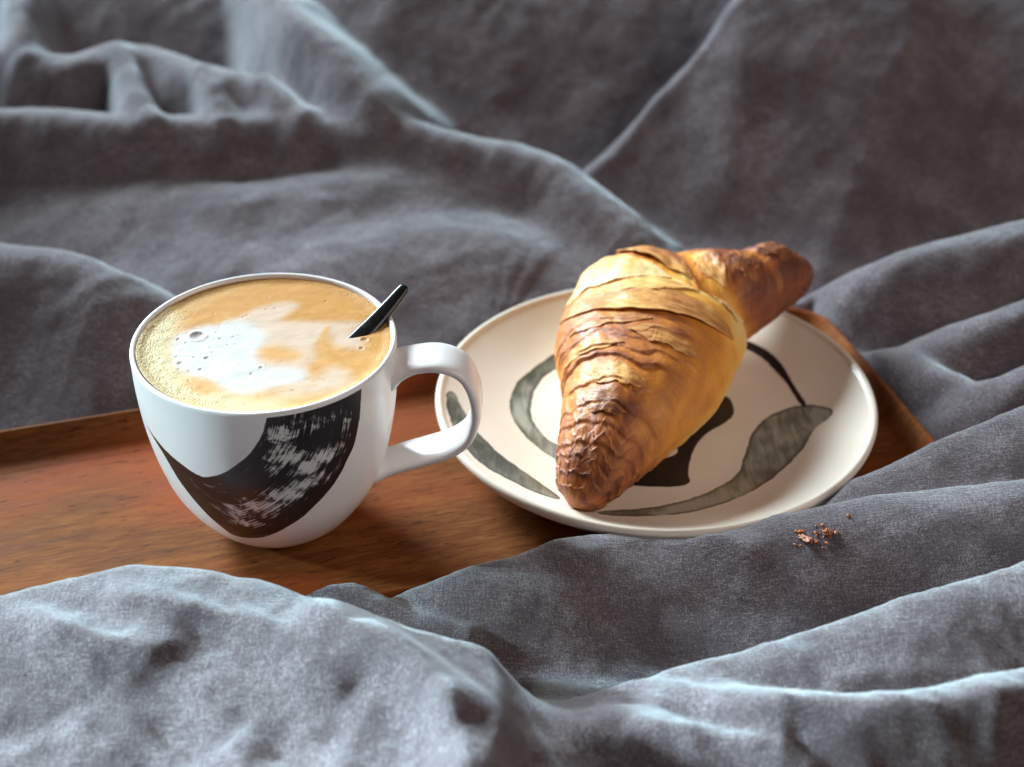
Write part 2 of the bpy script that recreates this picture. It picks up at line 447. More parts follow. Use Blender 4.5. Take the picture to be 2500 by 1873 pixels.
def wood_material():
    M = Mat('oiled_wood')
    co = M.coords()
    g1 = M.noise(M.mapping(co, (16, 120, 60)), 1.0, 6.0, 0.68, 0.5)
    g2 = M.noise(M.mapping(co, (110, 900, 300)), 1.0, 4.0, 0.7)
    big = M.noise(M.mapping(co, (7, 16, 5)), 1.0, 2.0)
    v = M.math('ADD', M.math('MULTIPLY', g1, 0.55), M.math('MULTIPLY', g2, 0.45))
    col = M.ramp(M.rng(v, 0.28, 0.72), [(0.0, (0.080, 0.025, 0.007)), (0.5, (0.160, 0.053, 0.014)), (1.0, (0.255, 0.098, 0.029))])
    col = M.mix(M.rng(big, 0.42, 0.68, 0.0, 0.8), col, (0.27, 0.055, 0.016))
    pore = M.noise(M.mapping(co, (130, 900, 300), (0, 0, 0.03), (3, 1, 0)), 1.0, 2.0, 0.6)
    col = M.mix(M.rng(pore, 0.62, 0.72, 0.0, 0.8), col, (0.03, 0.010, 0.005))
    M.set(Base_Color=col, Roughness=M.rng(g1, 0.3, 0.7, 0.6, 0.75))
    nrm = M.bump(M.math('SUBTRACT', g2, M.math('MULTIPLY', M.rng(pore, 0.64, 0.74), 0.8)), 0.25, 0.0004)
    M.set(Normal=nrm)
    M.b.inputs['Specular IOR Level'].default_value = 0.05
    return M.m


def mug_material():
    M = Mat('white_porcelain_with_black_brush_stroke')
    co = M.coords()
    ink = M.attr('ink')
    dry = M.attr('dry')
    q, p = M.attr('across'), M.attr('along')
    cb = M.n('ShaderNodeCombineXYZ')
    M.link(q, cb.inputs[0])
    M.link(p, cb.inputs[1])
    uv = cb.outputs[0]
    edge = M.noise(M.mapping(uv, (40, 0.6, 1)), 1.0, 3.0)
    sd = M.math('ADD', ink, M.math('MULTIPLY', M.math('SUBTRACT', edge, 0.5), 0.9))
    inkmask = M.rng(sd, -0.12, 0.12, 1.0, 0.0)
    streak = M.noise(M.mapping(uv, (70, 0.16, 1)), 1.0, 3.0, 0.65)
    cross = M.noise(M.mapping(uv, (14, 0.9, 1), (0, 0, 0), (5, 3, 0)), 1.0, 3.0, 0.6)
    s = M.math('ADD', M.math('MULTIPLY', streak, 0.6), M.math('MULTIPLY', cross, 0.4))
    gap = M.rng(M.math('ADD', s, M.math('MULTIPLY', dry, 0.25)), 0.63, 0.72)
    mask = M.math('MULTIPLY', inkmask, M.math('SUBTRACT', 1.0, M.math('MULTIPLY', gap, 0.80)))
    ink_col = M.mix(M.rng(streak, 0.35, 0.7), (0.012, 0.0075, 0.0075), (0.030, 0.017, 0.016))
    col = M.mix(mask, (0.875, 0.86, 0.845), ink_col)
    M.set(Base_Color=col, Roughness=M.rng(mask, 0, 1, 0.26, 0.32))
    nz = M.noise(co, 45, 2.0)
    M.set(Normal=M.bump(nz, 0.04, 0.004))
    M.b.inputs['Subsurface Weight'].default_value = 0.12
    M.b.inputs['Subsurface Radius'].default_value = (0.004, 0.003, 0.0018)
    M.b.inputs['Coat Weight'].default_value = 0.08
    M.b.inputs['Coat Roughness'].default_value = 0.08
    return M.m


def plate_material():
    M = Mat('cream_glaze_with_painted_leaves')
    co = M.coords()
    wash, dark = M.attr('wash'), M.attr('dark')
    wob = M.math('MULTIPLY', M.math('SUBTRACT', M.noise(co, 220, 3.0), 0.5), 1.6)
    wsd = M.math('ADD', wash, wob)
    dsd = M.math('ADD', dark, M.math('MULTIPLY', wob, 0.6))
    wm = M.rng(wsd, -0.18, 0.18, 1.0, 0.0)
    dm = M.rng(dsd, -0.2, 0.2, 1.0, 0.0)
    cloud = M.math('ADD', M.math('MULTIPLY', M.noise(M.mapping(co, (420, 60, 70), (0, 0, -0.75)), 1.0, 4.0, 0.65, 0.5), 0.35), M.math('MULTIPLY', M.noise(co, 48, 2.0, 0.5), 0.65))
    tone = M.ramp(cloud, [(0.38, (0.040, 0.043, 0.031)), (0.5, (0.14, 0.145, 0.115)), (0.61, (0.36, 0.355, 0.30))])
    edge = M.rng(wsd, -2.4, -0.1, 0.0, 0.95)
    edge2 = M.math('MULTIPLY', edge, M.rng(M.noise(co, 60, 2.0), 0.36, 0.52))
    tone = M.mix(edge2, tone, (0.035, 0.035, 0.025))
    glaze = M.mix(M.rng(M.noise(co, 25, 3.0), 0.35, 0.7), (0.79, 0.69, 0.57), (0.83, 0.745, 0.64))
    col = M.mix(M.math('MULTIPLY', wm, 0.93), glaze, tone)
    col = M.mix(dm, col, (0.022, 0.016, 0.016))
    M.set(Base_Color=col, Roughness=0.22)
    M.set(Normal=M.bump(M.noise(co, 60, 2.0), 0.05, 0.003))
    M.b.inputs['Coat Weight'].default_value = 0.15
    M.b.inputs['Coat Roughness'].default_value = 0.06
    M.b.inputs['Subsurface Weight'].default_value = 0.06
    M.b.inputs['Subsurface Radius'].default_value = (0.003, 0.002, 0.001)
    return M.m


def coffee_material():
    M = Mat('milk_foam_and_crema')
    co = M.coords()
    col = M.attr('tone', True)
    fine = M.noise(co, 900, 3.0, 0.7)
    col = M.mix(M.rng(fine, 0.3, 0.75, 0.10, 0.0), col, (0.45, 0.24, 0.07))
    frothy = M.attr('froth')
    vor = M.n('ShaderNodeTexVoronoi')
    vor.inputs['Scale'].default_value = 1100
    M.link(co, vor.inputs['Vector'])
    h = M.math('MULTIPLY', M.rng(vor.outputs['Distance'], 0.0, 0.55), M.math('ADD', frothy, 0.02))
    nrm = M.bump(h, 0.6, 0.0006)
    nrm = M.bump(fine, 0.12, 0.0004, nrm)
    M.set(Base_Color=col, Roughness=0.55, Normal=nrm)
    M.b.inputs['Subsurface Weight'].default_value = 0.25
    M.b.inputs['Subsurface Radius'].default_value = (0.003, 0.0018, 0.0008)
    M.b.inputs['Specular IOR Level'].default_value = 0.12
    return M.m


def pastry_material(name='baked_pastry', lift=0.0):
    M = Mat(name)
    co = M.coords('Object')
    bake = M.attr('bake')
    blot = M.noise(co, 110, 4.0, 0.65, 0.5)
    fine = M.noise(co, 650, 3.0, 0.6)
    f = M.math('ADD', bake, M.math('MULTIPLY', M.math('SUBTRACT', blot, 0.5), 0.34))
    f = M.math('ADD', f, M.math('MULTIPLY', M.math('SUBTRACT', fine, 0.5), 0.12))
    col = M.ramp(f, [(0.0, (0.90, 0.66, 0.30)), (0.20, (0.88, 0.46, 0.085)), (0.42, (0.78, 0.30, 0.038)),
                     (0.64, (0.50, 0.165, 0.034)), (0.84, (0.27, 0.075, 0.024)), (1.0, (0.13, 0.036, 0.016))])
    if lift:       # the thin outer sheet: paler and drier than the crust under it
        col = M.ramp(f, [(0.0, (0.90, 0.68, 0.33)), (0.25, (0.84, 0.52, 0.17)), (0.5, (0.68, 0.34, 0.10)), (0.8, (0.42, 0.15, 0.042)), (1.0, (0.18, 0.055, 0.022))])
    M.set(Base_Color=col, Roughness=M.rng(blot, 0.3, 0.7, 0.42, 0.62))
    nrm = M.bump(M.math('ADD', M.math('MULTIPLY', blot, 0.6), M.math('MULTIPLY', fine, 0.4)), 0.45, 0.0012)
    M.set(Normal=nrm)
    M.b.inputs['Subsurface Weight'].default_value = 0.12
    M.b.inputs['Subsurface Radius'].default_value = (0.005, 0.0022, 0.0008)
    M.b.inputs['Specular IOR Level'].default_value = 0.4
    return M.m


def metal_material():
    M = Mat('black_steel')
    co = M.coords()
    M.set(Base_Color=(0.028, 0.028, 0.030), Metallic=0.6, Roughness=M.rng(M.noise(co, 500, 3.0), 0.3, 0.7, 0.18, 0.32))
    return M.m


LINEN = linen_material()
WOOD = wood_material()
MUGM = mug_material()
PLATEM = plate_material()
COFFEEM = coffee_material()
PASTRY = pastry_material()
FLAKE = pastry_material('pastry_flake', True)
BLACK = metal_material()


# ---------------------------------------------------------------- bedding
TRAY_PIVOT = np.array([-0.1494, -0.0299])          # a point on the back lip
tx, ty = math.cos(TRAY_ANGLE), math.sin(TRAY_ANGLE)
TRAY_W = 0.138
TRAY_R = 0.296                                     # right end, along the back lip from the pivot
TRAY_L = -0.16


def tray_coords(x, y):
    dx, dy = x - TRAY_PIVOT[0], y - TRAY_PIVOT[1]
    return dx * tx + dy * ty, -dx * ty + dy * tx      # along, across (0 at the back lip, negative to the front)


def duvet_base(x, y):
    b = -0.033 + 0.027 * sstep(0.04, 0.30, y) + -0.045 * sstep(-0.135, -0.17, y)
    # the bedding is heaped up towards the head of the bed; one heap ends in a long slanting edge
    n = -(x - 0.010) * 0.64 + (y - 0.160) * 0.77           # across the slanting edge
    right = sstep(0.014, -0.014, n + 0.004 * fbm(x * 30, y * 30, 2, 90))
    y0 = 0.192 + 0.016 * sstep(-0.06, -0.16, x)
    y0 = y0 * (1 - right) + (0.118 + 0.012 * np.sin(x * 30)) * right
    k = 0.018
    q = np.clip((y - y0) / k, -30, 12)
    rise = 0.85 * k * np.log1p(np.exp(q))
    return b + 0.15 * np.tanh(rise / 0.15)


def bedding_height(x, y):
    base = duvet_base(x, y)
    wx = x + 0.006 * fbm(x * 18, y * 18, 2, 40)
    wy = y + 0.006 * fbm(x * 18 + 7, y * 18, 2, 43)
    K = 300.0
    acc = np.exp(K * (base + 0.04))
    for wf, wb, FLOOR, pts in RIDGES:
        p = chaikin(pts, 2, False)
        d, side, par = seg_dist(wx * .6 + x * .4, wy * .6 + y * .4, p)
        i = np.clip(np.floor(par).astype(int), 0, len(p) - 2)
        t = par - i
        z = p[i, 2] * (1 - t) + p[i + 1, 2] * t
        s = 0.5 + 0.5 * np.clip(side / (np.abs(d) + 1e-9), -1, 1)      # 0 front, 1 back
        w = wf * (1 - s) + wb * s
        de = np.sqrt(d * d + 0.0085 ** 2) - 0.0085
        prof = np.exp(-0.693 * (de / w) ** 1.35)
        acc = acc + np.exp(K * (FLOOR + (z - FLOOR) * prof + 0.04)) - np.exp(K * (FLOOR + 0.04))
    h = np.log(acc) / K - 0.04
    for amp, w, pts in CREASES:
        p = chaikin(pts, 2, False)
        d, side, par = seg_dist(wx, wy, p)
        e = par / (len(p) - 1)
        h = h + amp * np.exp(-(d / w) ** 1.5) * sstep(0, 0.25, e) * sstep(1.0, 0.75, e)
    return h


def bedding():
    xs = np.arange(-0.50, 0.5001, 0.00165)
    ys = np.arange(-0.33, 0.7201, 0.00165)
    X, Y = np.meshgrid(xs, ys, indexing='ij')
    h = bedding_height(X, Y)
    lift = np.clip((h + 0.03) / 0.05, 0, 1)
    # crumples in the linen: long soft creases, then short sharp ones
    u, v = X * 0.8 + Y * 0.6, -X * 0.6 + Y * 0.8
    wq = 0.35 * fbm(X * 14, Y * 14, 2, 5)
    soft = fbm(u * 11 + wq, v * 26 + wq * 2, 3, 7)
    sharp = ridged(X * 20 + 1.5 * wq, Y * 34 + wq, 3, 21) - 0.5
    sharp2 = ridged((X + Y) * 30 + wq, (Y - X) * 20 + wq * 2, 2, 31) - 0.5
    patch = sstep(-0.25, 0.35, fbm(X * 7, Y * 7, 2, 60))
    front = sstep(-0.12, -0.20, Y)
    amp = (0.25 + 0.75 * lift)
    fine = ridged((X * .8 - Y * .6) * 12 + 1.2 * wq, (X * .6 + Y * .8) * 72 + 1.2 * wq, 3, 151) - 0.5
    fine2 = ridged((X * .9 - Y * .4) * 95 + wq, (X * .4 + Y * .9) * 60 + 2 * wq, 3, 161) - 0.5
    h = h + amp * (0.0018 * soft + (0.0004 + 0.0014 * patch) * sharp * (0.5 + 0.2 * front) + 0.0007 * sharp2 * (0.3 + 0.2 * front)
                   + (0.0003 + 0.0017 * front) * (0.35 + patch) * fine + (0.0002 + 0.0002 * front) * fine2)
    h = h + (0.4 + 0.6 * lift) * 0.00035 * fbm(X * 130, Y * 130, 2, 70)
    # nothing may poke through the tray or the plate standing on it
    a, b = tray_coords(X, Y)
    edge = np.minimum(np.minimum(-b, b + TRAY_W), np.minimum(a - TRAY_L, TRAY_R - a))
    under = sstep(-0.004, 0.010, edge)
    lay = sstep(-0.115, -0.145, b)                 # in front the cloth lies over the lip
    h = h * (1 - under) + under * np.where(h > 0.016, h * lay + (1 - lay) * -0.0095, -0.0095)
    r = np.hypot(X - PLATE_C[0], Y - PLATE_C[1])
    lim = np.where(r < PLATE_R + 0.004, 0.0125 + 0.006 * sstep(PLATE_R - 0.012, PLATE_R + 0.004, r), 1.0)
    h = np.minimum(h, lim)
    V = np.stack([X, Y, h], -1)
    o = mesh_obj('duvet', V, grid_faces(len(xs), len(ys)), LINEN)
    tag(o, 'rumpled grey linen duvet lying in folds around the wooden tray', 'duvet')
    return xs, ys, h


DUVET = bedding()


def duvet_z(x, y):
    i, j = np.argmin(np.abs(DUVET[0] - x)), np.argmin(np.abs(DUVET[1] - y))
    return float(DUVET[2][i, j])


# ---------------------------------------------------------------- wooden tray
def box(name, lo, hi, mat, parent, bevel=0.001, skew=None):
    bm = bmesh.new()
    bmesh.ops.create_cube(bm, size=1.0)
    lo, hi = np.array(lo, float), np.array(hi, float)
    for v in bm.verts:
        p = (np.array(v.co) + 0.5) * (hi - lo) + lo
        if skew is not None:
            p = skew(p)
        v.co = p
    bmesh.ops.bevel(bm, geom=list(bm.edges), offset=bevel, segments=3, affect='EDGES', profile=0.5)
    me = bpy.data.meshes.new(name)
    bm.to_mesh(me)
    bm.free()
    for p in me.polygons:
        p.use_smooth = True
    me.materials.append(mat)
    o = bpy.data.objects.new(name, me)
    scene.collection.objects.link(o)
    o.parent = parent
    return o


def tray():
    root = empty('wooden_tray', (TRAY_PIVOT[0], TRAY_PIVOT[1], -0.008), TRAY_ANGLE)
    tag(root, 'long reddish brown wooden tray with a low raised lip under mug and plate', 'tray')
    z0 = 0.008                                     # root sits at the underside
    L, R, W = TRAY_L, TRAY_R, TRAY_W
    # base board and one swept lip with rounded corners
    rc = 0.022

    def outline(inset):
        pts = []
        rr = max(rc - inset, 0.002)
        for cx0, cy0, a0 in ((R - rc, -rc, 90), (R - rc, -W + rc, 0), (L + rc, -W + rc, -90), (L + rc, -rc, 180)):
            for k in range(13):
                a = math.radians(a0 - 90 * k / 12)
                pts.append((cx0 + rr * math.cos(a), cy0 + rr * math.sin(a)))
        return np.array(pts)
    prof = [(0.006, 0.000), (0.001, 0.0035), (0.000, 0.010), (0.0, 0.0153), (0.0006, 0.0165), (0.0014, 0.0168), (0.0022, 0.0165),
            (0.0029, 0.0156), (0.0044, 0.0130), (0.0070, 0.0102), (0.0105, 0.0087), (0.0140, 0.0081), (0.0175, 0.0080)]
    rings = [np.concatenate([outline(i), np.full((52, 1), z)], 1) for i, z in prof]
    V = np.stack(rings)
    mesh_obj('raised_lip', V, grid_faces(len(prof), 52, wrap_v=True), WOOD, root)
    o = outline(0.0172)
    top = np.concatenate([o, np.full((52, 1), 0.0079)], 1)
    bot = np.concatenate([outline(0.007), np.full((52, 1), 0.0004)], 1)
    bm = bmesh.new()
    tv = [bm.verts.new(p) for p in top]
    bv = [bm.verts.new(p) for p in bot]
    bm.faces.new(tv[::-1])
    bm.faces.new(bv)
    for i in range(52):
        bm.faces.new((tv[i], tv[(i + 1) % 52], bv[(i + 1) % 52], bv[i]))
    bmesh.ops.recalc_face_normals(bm, faces=bm.faces)
    me = bpy.data.meshes.new('base_board')
    bm.to_mesh(me)
    bm.free()
    me.materials.append(WOOD)
    b = bpy.data.objects.new('base_board', me)
    scene.collection.objects.link(b)
    b.parent = root
    return root


tray()


# ---------------------------------------------------------------- mug
MUG_PROF = [(0, .0185), (.002, .0215), (.006, .0262), (.012, .0312), (.022, .0372), (.034, .0412), (.048, .0441), (.064, .0457), (.0783, .0460)]


def mug_radius(z):
    return spline([p[0] for p in MUG_PROF], [p[1] for p in MUG_PROF], np.clip(np.atleast_1d(z), 0, .0783))


def mug():
    root = empty('coffee_mug', (MUG_C[0], MUG_C[1], 0.0))
    tag(root, 'white porcelain mug with a broad black brush stroke, full of milky coffee', 'mug')
    nt = 480
    th = np.linspace(-math.pi, math.pi, nt, endpoint=False) + math.pi / 2
    zo = np.concatenate([np.linspace(0.0, 0.012, 26)[1:], np.linspace(0.012, 0.0772, 110)[1:]])
    outer = [(z, r) for z, r in zip(zo, mug_radius(zo))]
    bottom = [(0.0022, 0.0005), (0.0022, 0.0140), (0.0006, 0.0160), (0.0, 0.0172), (0.0, 0.0182)]
    lip = [(0.0780, 0.04585), (0.0783, 0.0452), (0.0781, 0.0445), (0.0774, 0.0441)]
    zi = np.linspace(0.076, 0.006, 40)
    inner = [(z, r) for z, r in zip(zi, np.maximum(mug_radius(zi) - 0.0024 - 0.002 * sstep(0.03, 0.0, zi), 0.01))]
    inner.append((0.0045, 0.012))
    inner.append((0.0042, 0.0005))
    prof = bottom + outer + lip + inner
    Z = np.array([p[0] for p in prof])
    Rr = np.array([p[1] for p in prof])
    T, ZZ = np.meshgrid(th, Z)
    RR = np.repeat(Rr[:, None], nt, 1)
    V = np.stack([RR * np.cos(T), RR * np.sin(T), ZZ], -1)
    # painted stroke: distance to its outline, measured on the unrolled outer wall in mm
    k = 0.0435 * 1000 * math.pi / 180
    tin = np.array([(a * k, z) for a, z in STROKE_IN])
    tout = np.array([(a * k, z) for a, z in STROKE_OUT])
    poly = np.concatenate([chaikin(tin, 1, False), chaikin(tout, 1, False)[::-1]])
    ang = np.degrees((T + math.pi) % (2 * math.pi) - math.pi)
    PX, PZ = ang * k, ZZ * 1000
    isout = np.zeros(len(prof), bool)
    isout[len(bottom):len(bottom) + len(outer)] = True
    ink = np.where(isout[:, None], sdf(PX, PZ, poly), 50.0)
    ink = np.where(PZ > 77.0, 50.0, ink)
    di, _, pi_ = seg_dist(PX, PZ, tin)
    do, _, po_ = seg_dist(PX, PZ, tout)
    across = di / (di + do + 1e-6)
    along = 20.0 * (pi_ / (len(tin) - 1) + po_ / (len(tout) - 1))
    dry = np.full(PX.shape, 0.12)
    for a, z, ra, rz, w in DRY:
        e = ((PX - a * k) / ra) ** 2 + ((PZ - z) / rz) ** 2
        dry = np.maximum(dry, w * np.exp(-e * 0.8))
    mesh_obj('body', V, grid_faces(len(prof), nt, wrap_v=True), MUGM, root,
             attrs={'ink': ink, 'dry': dry, 'across': across, 'along': along})
    # strap handle
    path = np.array([(.0428, .0650), (.0470, .0685), (.0540, .0712), (.0620, .0714), (.0690, .0678), (.0727, .0600), (.0735, .0505),
                     (.0708, .0410), (.0645, .0352), (.0575, .0322), (.0500, .0295), (.0440, .0272), (.0385, .0250), (.0335, .0236)])
    n = 90
    tt = np.linspace(0, len(path) - 1, n)
    P = spline(np.arange(len(path)), path, tt)
    D = np.gradient(P, axis=0)
    D /= np.linalg.norm(D, axis=1)[:, None]
    N = np.stack([D[:, 1], -D[:, 0]], 1)
    f = np.linspace(0, 1, n)
    flare = sstep(0.16, 0.0, f) + 0.8 * sstep(0.86, 1.0, f)
    hw = 0.0086 + 0.0018 * flare                    # half width across the strap
    ht = 0.0020 + 0.0018 * flare                    # half thickness
    m = 40
    ph = np.linspace(0, 2 * math.pi, m, endpoint=False)
    ca, sa = np.cos(ph), np.sin(ph)
    ex = np.sign(ca) * np.abs(ca) ** 0.55
    ez = np.sign(sa) * np.abs(sa) ** 0.75
    az = HANDLE_AZ
    rad = P[:, None, 0] + N[:, None, 0] * ez[None] * ht[:, None]
    zz = P[:, None, 1] + N[:, None, 1] * ez[None] * ht[:, None]
    lat = ex[None] * hw[:, None]
    V = np.stack([rad * math.cos(az) - lat * math.sin(az), rad * math.sin(az) + lat * math.cos(az), zz], -1)
    # slight groove along the outer face
    mesh_obj('handle', V, grid_faces(n, m, wrap_v=True), MUGM, root,
             attrs={'ink': np.full(n * m, 50.0), 'dry': np.zeros(n * m), 'across': np.zeros(n * m), 'along': np.zeros(n * m)})
    return root


HANDLE_AZ = math.radians(-2.0)
mug()


# ---------------------------------------------------------------- coffee
def coffee():
    nr, nt = 150, 480
    rmax = 0.0439
    r = rmax * np.linspace(0.0, 1, nr) ** 0.8
    r[0] = 1e-5
    th = np.linspace(0, 2 * math.pi, nt, endpoint=False)
    Rg, Tg = np.meshgrid(r, th, indexing='ij')
    X, Y = Rg * np.cos(Tg), Rg * np.sin(Tg)
    x, y = X * 1000, Y * 1000
    wx = x + 1.4 * fbm(x * .09, y * .09, 3, 3) + 0.5 * fbm(x * .45, y * .45, 2, 9)
    wy = y + 1.4 * fbm(x * .09 + 5, y * .09, 3, 13) + 0.5 * fbm(x * .45 + 9, y * .45, 2, 19)
    brown = np.array((0.50, 0.245, 0.060))
    tan = np.array((0.58, 0.31, 0.105))
    pink = np.array((0.57, 0.435, 0.33))
    white = np.array((0.56, 0.56, 0.55))
    cream = np.array((0.60, 0.52, 0.31))
    n1 = fbm(x * .16, y * .16, 4, 77)
    col = brown + (tan - brown) * sstep(-0.45, 0.5, n1 + (-(y) - 5) * .02)[..., None]
    for poly, c, soft in FOAM:
        cc = {'pink': pink, 'white': white, 'cream': cream, 'tan': tan, 'brown': brown}[c]
        d = sdf(wx, wy, chaikin(poly, 2))
        m = sstep(2.5 * soft, -2.5 * soft, d + 0.45 * fbm(x * .35, y * .35, 3, 33))
        col = col + (cc - col) * m[..., None]
    # froth creeping up the wall on the window side
    ang = np.degrees(Tg)
    side = np.exp(-(((ang - 205 + 180) % 360 - 180) / 62.0) ** 2)
    froth = sstep(rmax - 0.0125, rmax - 0.001, Rg + 0.004 * fbm(x * .2, y * .2, 3, 51)) * side
    col = col + (cream - col) * (0.85 * froth)[..., None]
    froth = np.maximum(froth, 0.35 * sstep(rmax - 0.006, rmax, Rg))
    z = 0.00022 * fbm(x * .08, y * .12, 3, 61) + 0.00035 * froth * ridged(x * .8, y * .8, 2, 62)
    z = z + 0.0008 * sstep(rmax - 0.0035, rmax, Rg) * (0.5 + side)
    # bubbles left open in the foam
    rs = np.random.RandomState(5)
    BUB = list(BUBBLES)
    for _ in range(260):
        a = math.radians(rs.normal(200, 70))
        rr = rmax * 1000 * math.sqrt(rs.uniform(0.05, 0.97))
        BUB.append((rr * math.cos(a), rr * math.sin(a), rs.uniform(0.16, 0.42) if rs.rand() > .1 else rs.uniform(.5, .8)))
    for bx, by, br in BUB:
        d = np.hypot(x - bx, y - by) / br
        near = d < 1.8
        if not near.any():
            continue
        cav = np.where(d < 1, -(1 - d * d), 0) + 0.22 * np.exp(-((d - 1.05) / 0.25) ** 2)
        z = z + np.where(near, cav * br * 0.00026, 0)
        k = 0.10 if br > 0.5 else 0.36
        col = col * (1 - k * np.where(near, sstep(1.0, 0.4, d), 0)[..., None] * np.array((0.75, 1.0, 1.25)))
    V = np.stack([X, Y, z], -1)
    o = mesh_obj('coffee', V, grid_faces(nr, nt, wrap_v=True), COFFEEM, None, attrs={'froth': froth}, colors={'tone': np.clip(col, 0, 1)})
    o.location = (MUG_C[0], MUG_C[1], COFFEE_Z)
    tag(o, 'frothy milk coffee with a white foam patch, filling the mug', 'coffee')
    return o


coffee()


# ---------------------------------------------------------------- spoon
def spoon():
    P0 = np.array((-.0520, -.0815, .0770))
    P1 = np.array((-.0381, -.0635, .0845))
    d = (P1 - P0)
    L0 = np.linalg.norm(d)
    d /= L0
    root = empty('teaspoon', tuple(P0))
    tag(root, 'black teaspoon handle sticking up out of the coffee against the mug rim', 'spoon')
    side = np.cross(d, (-0.12, 0.30, -0.95))       # the flat of the handle is turned up
    side /= np.linalg.norm(side)
    up = np.cross(side, d)
    # handle: flat bar, rounded, widening to its end and dipping below the foam
    s = np.concatenate([np.linspace(-0.034, L0 - 0.002, 44), L0 - 0.002 + 0.002 * np.sin(np.linspace(0, math.pi / 2, 10))[1:]])
    hw = np.interp(s, [-.034, -.012, 0.0, .010, L0 - 0.004, L0], [.0016, .0031, .0033, .0029, .0023, .0020])
    hw[-9:] *= np.cos(np.linspace(0.15, math.pi / 2 - 0.12, 9)) ** 0.6
    ht = np.interp(s, [-.034, 0, L0], [.0015, .0016, .0013])
    ht[-6:] *= np.cos(np.linspace(0.1, 1.2, 6)) ** 0.5
    m = 28
    ph = np.linspace(0, 2 * math.pi, m, endpoint=False)
    ex = np.sign(np.cos(ph)) * np.abs(np.cos(ph)) ** 0.7
    ez = np.sign(np.sin(ph)) * np.abs(np.sin(ph)) ** 0.8
    bend = 0.0016 * np.sin(np.clip((s + .01) / (L0 + .01), 0, 1) * math.pi)
    C = s[:, None] * d[None] + bend[:, None] * up[None]
    V = C[:, None] + (hw[:, None] * ex[None])[..., None] * side + (ht[:, None] * ez[None])[..., None] * up
    mesh_obj('handle', V, grid_faces(len(s), m, wrap_v=True), BLACK, root)
    # bowl under the foam
    nu, nv = 20, 28
    u = np.linspace(0.02, 1, nu)
    a = np.linspace(0, 2 * math.pi, nv, endpoint=False)
    U, A = np.meshgrid(u, a, indexing='ij')
    bl, bw = 0.0105, 0.0075
    off = -0.034 - bl
    lx, ly = U * bl * np.cos(A), U * bw * np.sin(A)
    lz = -0.0035 * (1 - U ** 2)
    V = (off + lx)[..., None] * d + ly[..., None] * side + lz[..., None] * up
    o = mesh_obj('bowl', V, grid_faces(nu, nv, wrap_v=True), BLACK, root)
    sm = o.modifiers.new('thickness', 'SOLIDIFY')
    sm.thickness = 0.001
    return root


spoon()


# ---------------------------------------------------------------- plate
def plate_top(r):
    t = np.clip((r - .046) / (PLATE_R - .0022 - .046), 0, 1)
    return .0095 + .0100 * t ** 1.75


def plate():
    root = empty('side_plate', (PLATE_C[0], PLATE_C[1], 0.0))
    tag(root, 'round cream glazed plate painted with grey green leaves and a black ring', 'plate')
    nt = 720
    th = np.linspace(0, 2 * math.pi, nt, endpoint=False)
    rt = np.concatenate([np.array([0.0003]), np.linspace(0.002, PLATE_R - .0032, 130)])
    top = [(r, z) for r, z in zip(rt, plate_top(rt))]
    zr = float(plate_top(np.array([PLATE_R - .0032]))[0])
    lip = [(PLATE_R - .0026, zr + .0007), (PLATE_R - .0016, zr + .0012), (PLATE_R - .0006, zr + .0008), (PLATE_R, zr - .0004),
           (PLATE_R - .0002, zr - .0018), (PLATE_R - .0012, zr - .0034), (PLATE_R - .003, zr - .0046)]
    under = [(0.080, .0138), (0.074, .0116), (0.066, .0092), (0.056, .0071), (0.0505, .0060), (0.0495, .0002), (0.0480, 0.0), (0.0465, .0004), (0.0455, .0056), (0.02, .0060), (0.0003, .0060)]
    prof = top + lip + under
    Rr = np.array([p[0] for p in prof])
    Z = np.array([p[1] for p in prof])
    Rg = np.repeat(Rr[:, None], nt, 1)
    Tg = np.repeat(th[None], len(prof), 0)
    wob = 1 + 0.0015 * np.sin(2 * Tg + 0.7) + 0.001 * np.sin(3 * Tg)
    X, Y = Rg * np.cos(Tg) * wob, Rg * np.sin(Tg) * wob
    V = np.stack([X, Y, np.repeat(Z[:, None], nt, 1)], -1)
    x, y = X * 1000, Y * 1000
    istop = (np.arange(len(prof)) < len(top) + 2)[:, None]
    w = np.full(x.shape, 50.0)
    dk = np.full(x.shape, 50.0)
    for k, poly in MOTIFS.items():
        d = sdf(x, y, chaikin(poly, 2))
        if k.endswith('wash'):
            w = np.minimum(w, d)
        else:
            dk = np.minimum(dk, d)
    w, dk = np.where(istop, w, 50), np.where(istop, dk, 50)
    mesh_obj('dish', V, grid_faces(len(prof), nt, wrap_v=True), PLATEM, root, attrs={'wash': w, 'dark': dk})
    return root


plate()


# ---------------------------------------------------------------- croissant
STATIONS = [(0.0214, -0.1041, 0.0165, 0.004, 0.0038), (0.023, -0.1025, 0.018, 0.0075, 0.0066), (0.0262, -0.0977, 0.021, 0.0114, 0.0104), (0.0315, -0.0883, 0.0255, 0.0162, 0.0148), (0.0397, -0.0715, 0.0295, 0.0228, 0.02), (0.0488, -0.0473, 0.0315, 0.0318, 0.0232), (0.0541, -0.0226, 0.0322, 0.0368, 0.0238), (0.0616, -0.0007, 0.0325, 0.0362, 0.0218), (0.0792, 0.0092, 0.0338, 0.0288, 0.0196), (0.0951, 0.0155, 0.0352, 0.02, 0.0176), (0.1089, 0.0249, 0.035, 0.0146, 0.0152), (0.1198, 0.0321, 0.0338, 0.0098, 0.0104), (0.1272, 0.0373, 0.0328, 0.0034, 0.0038)]

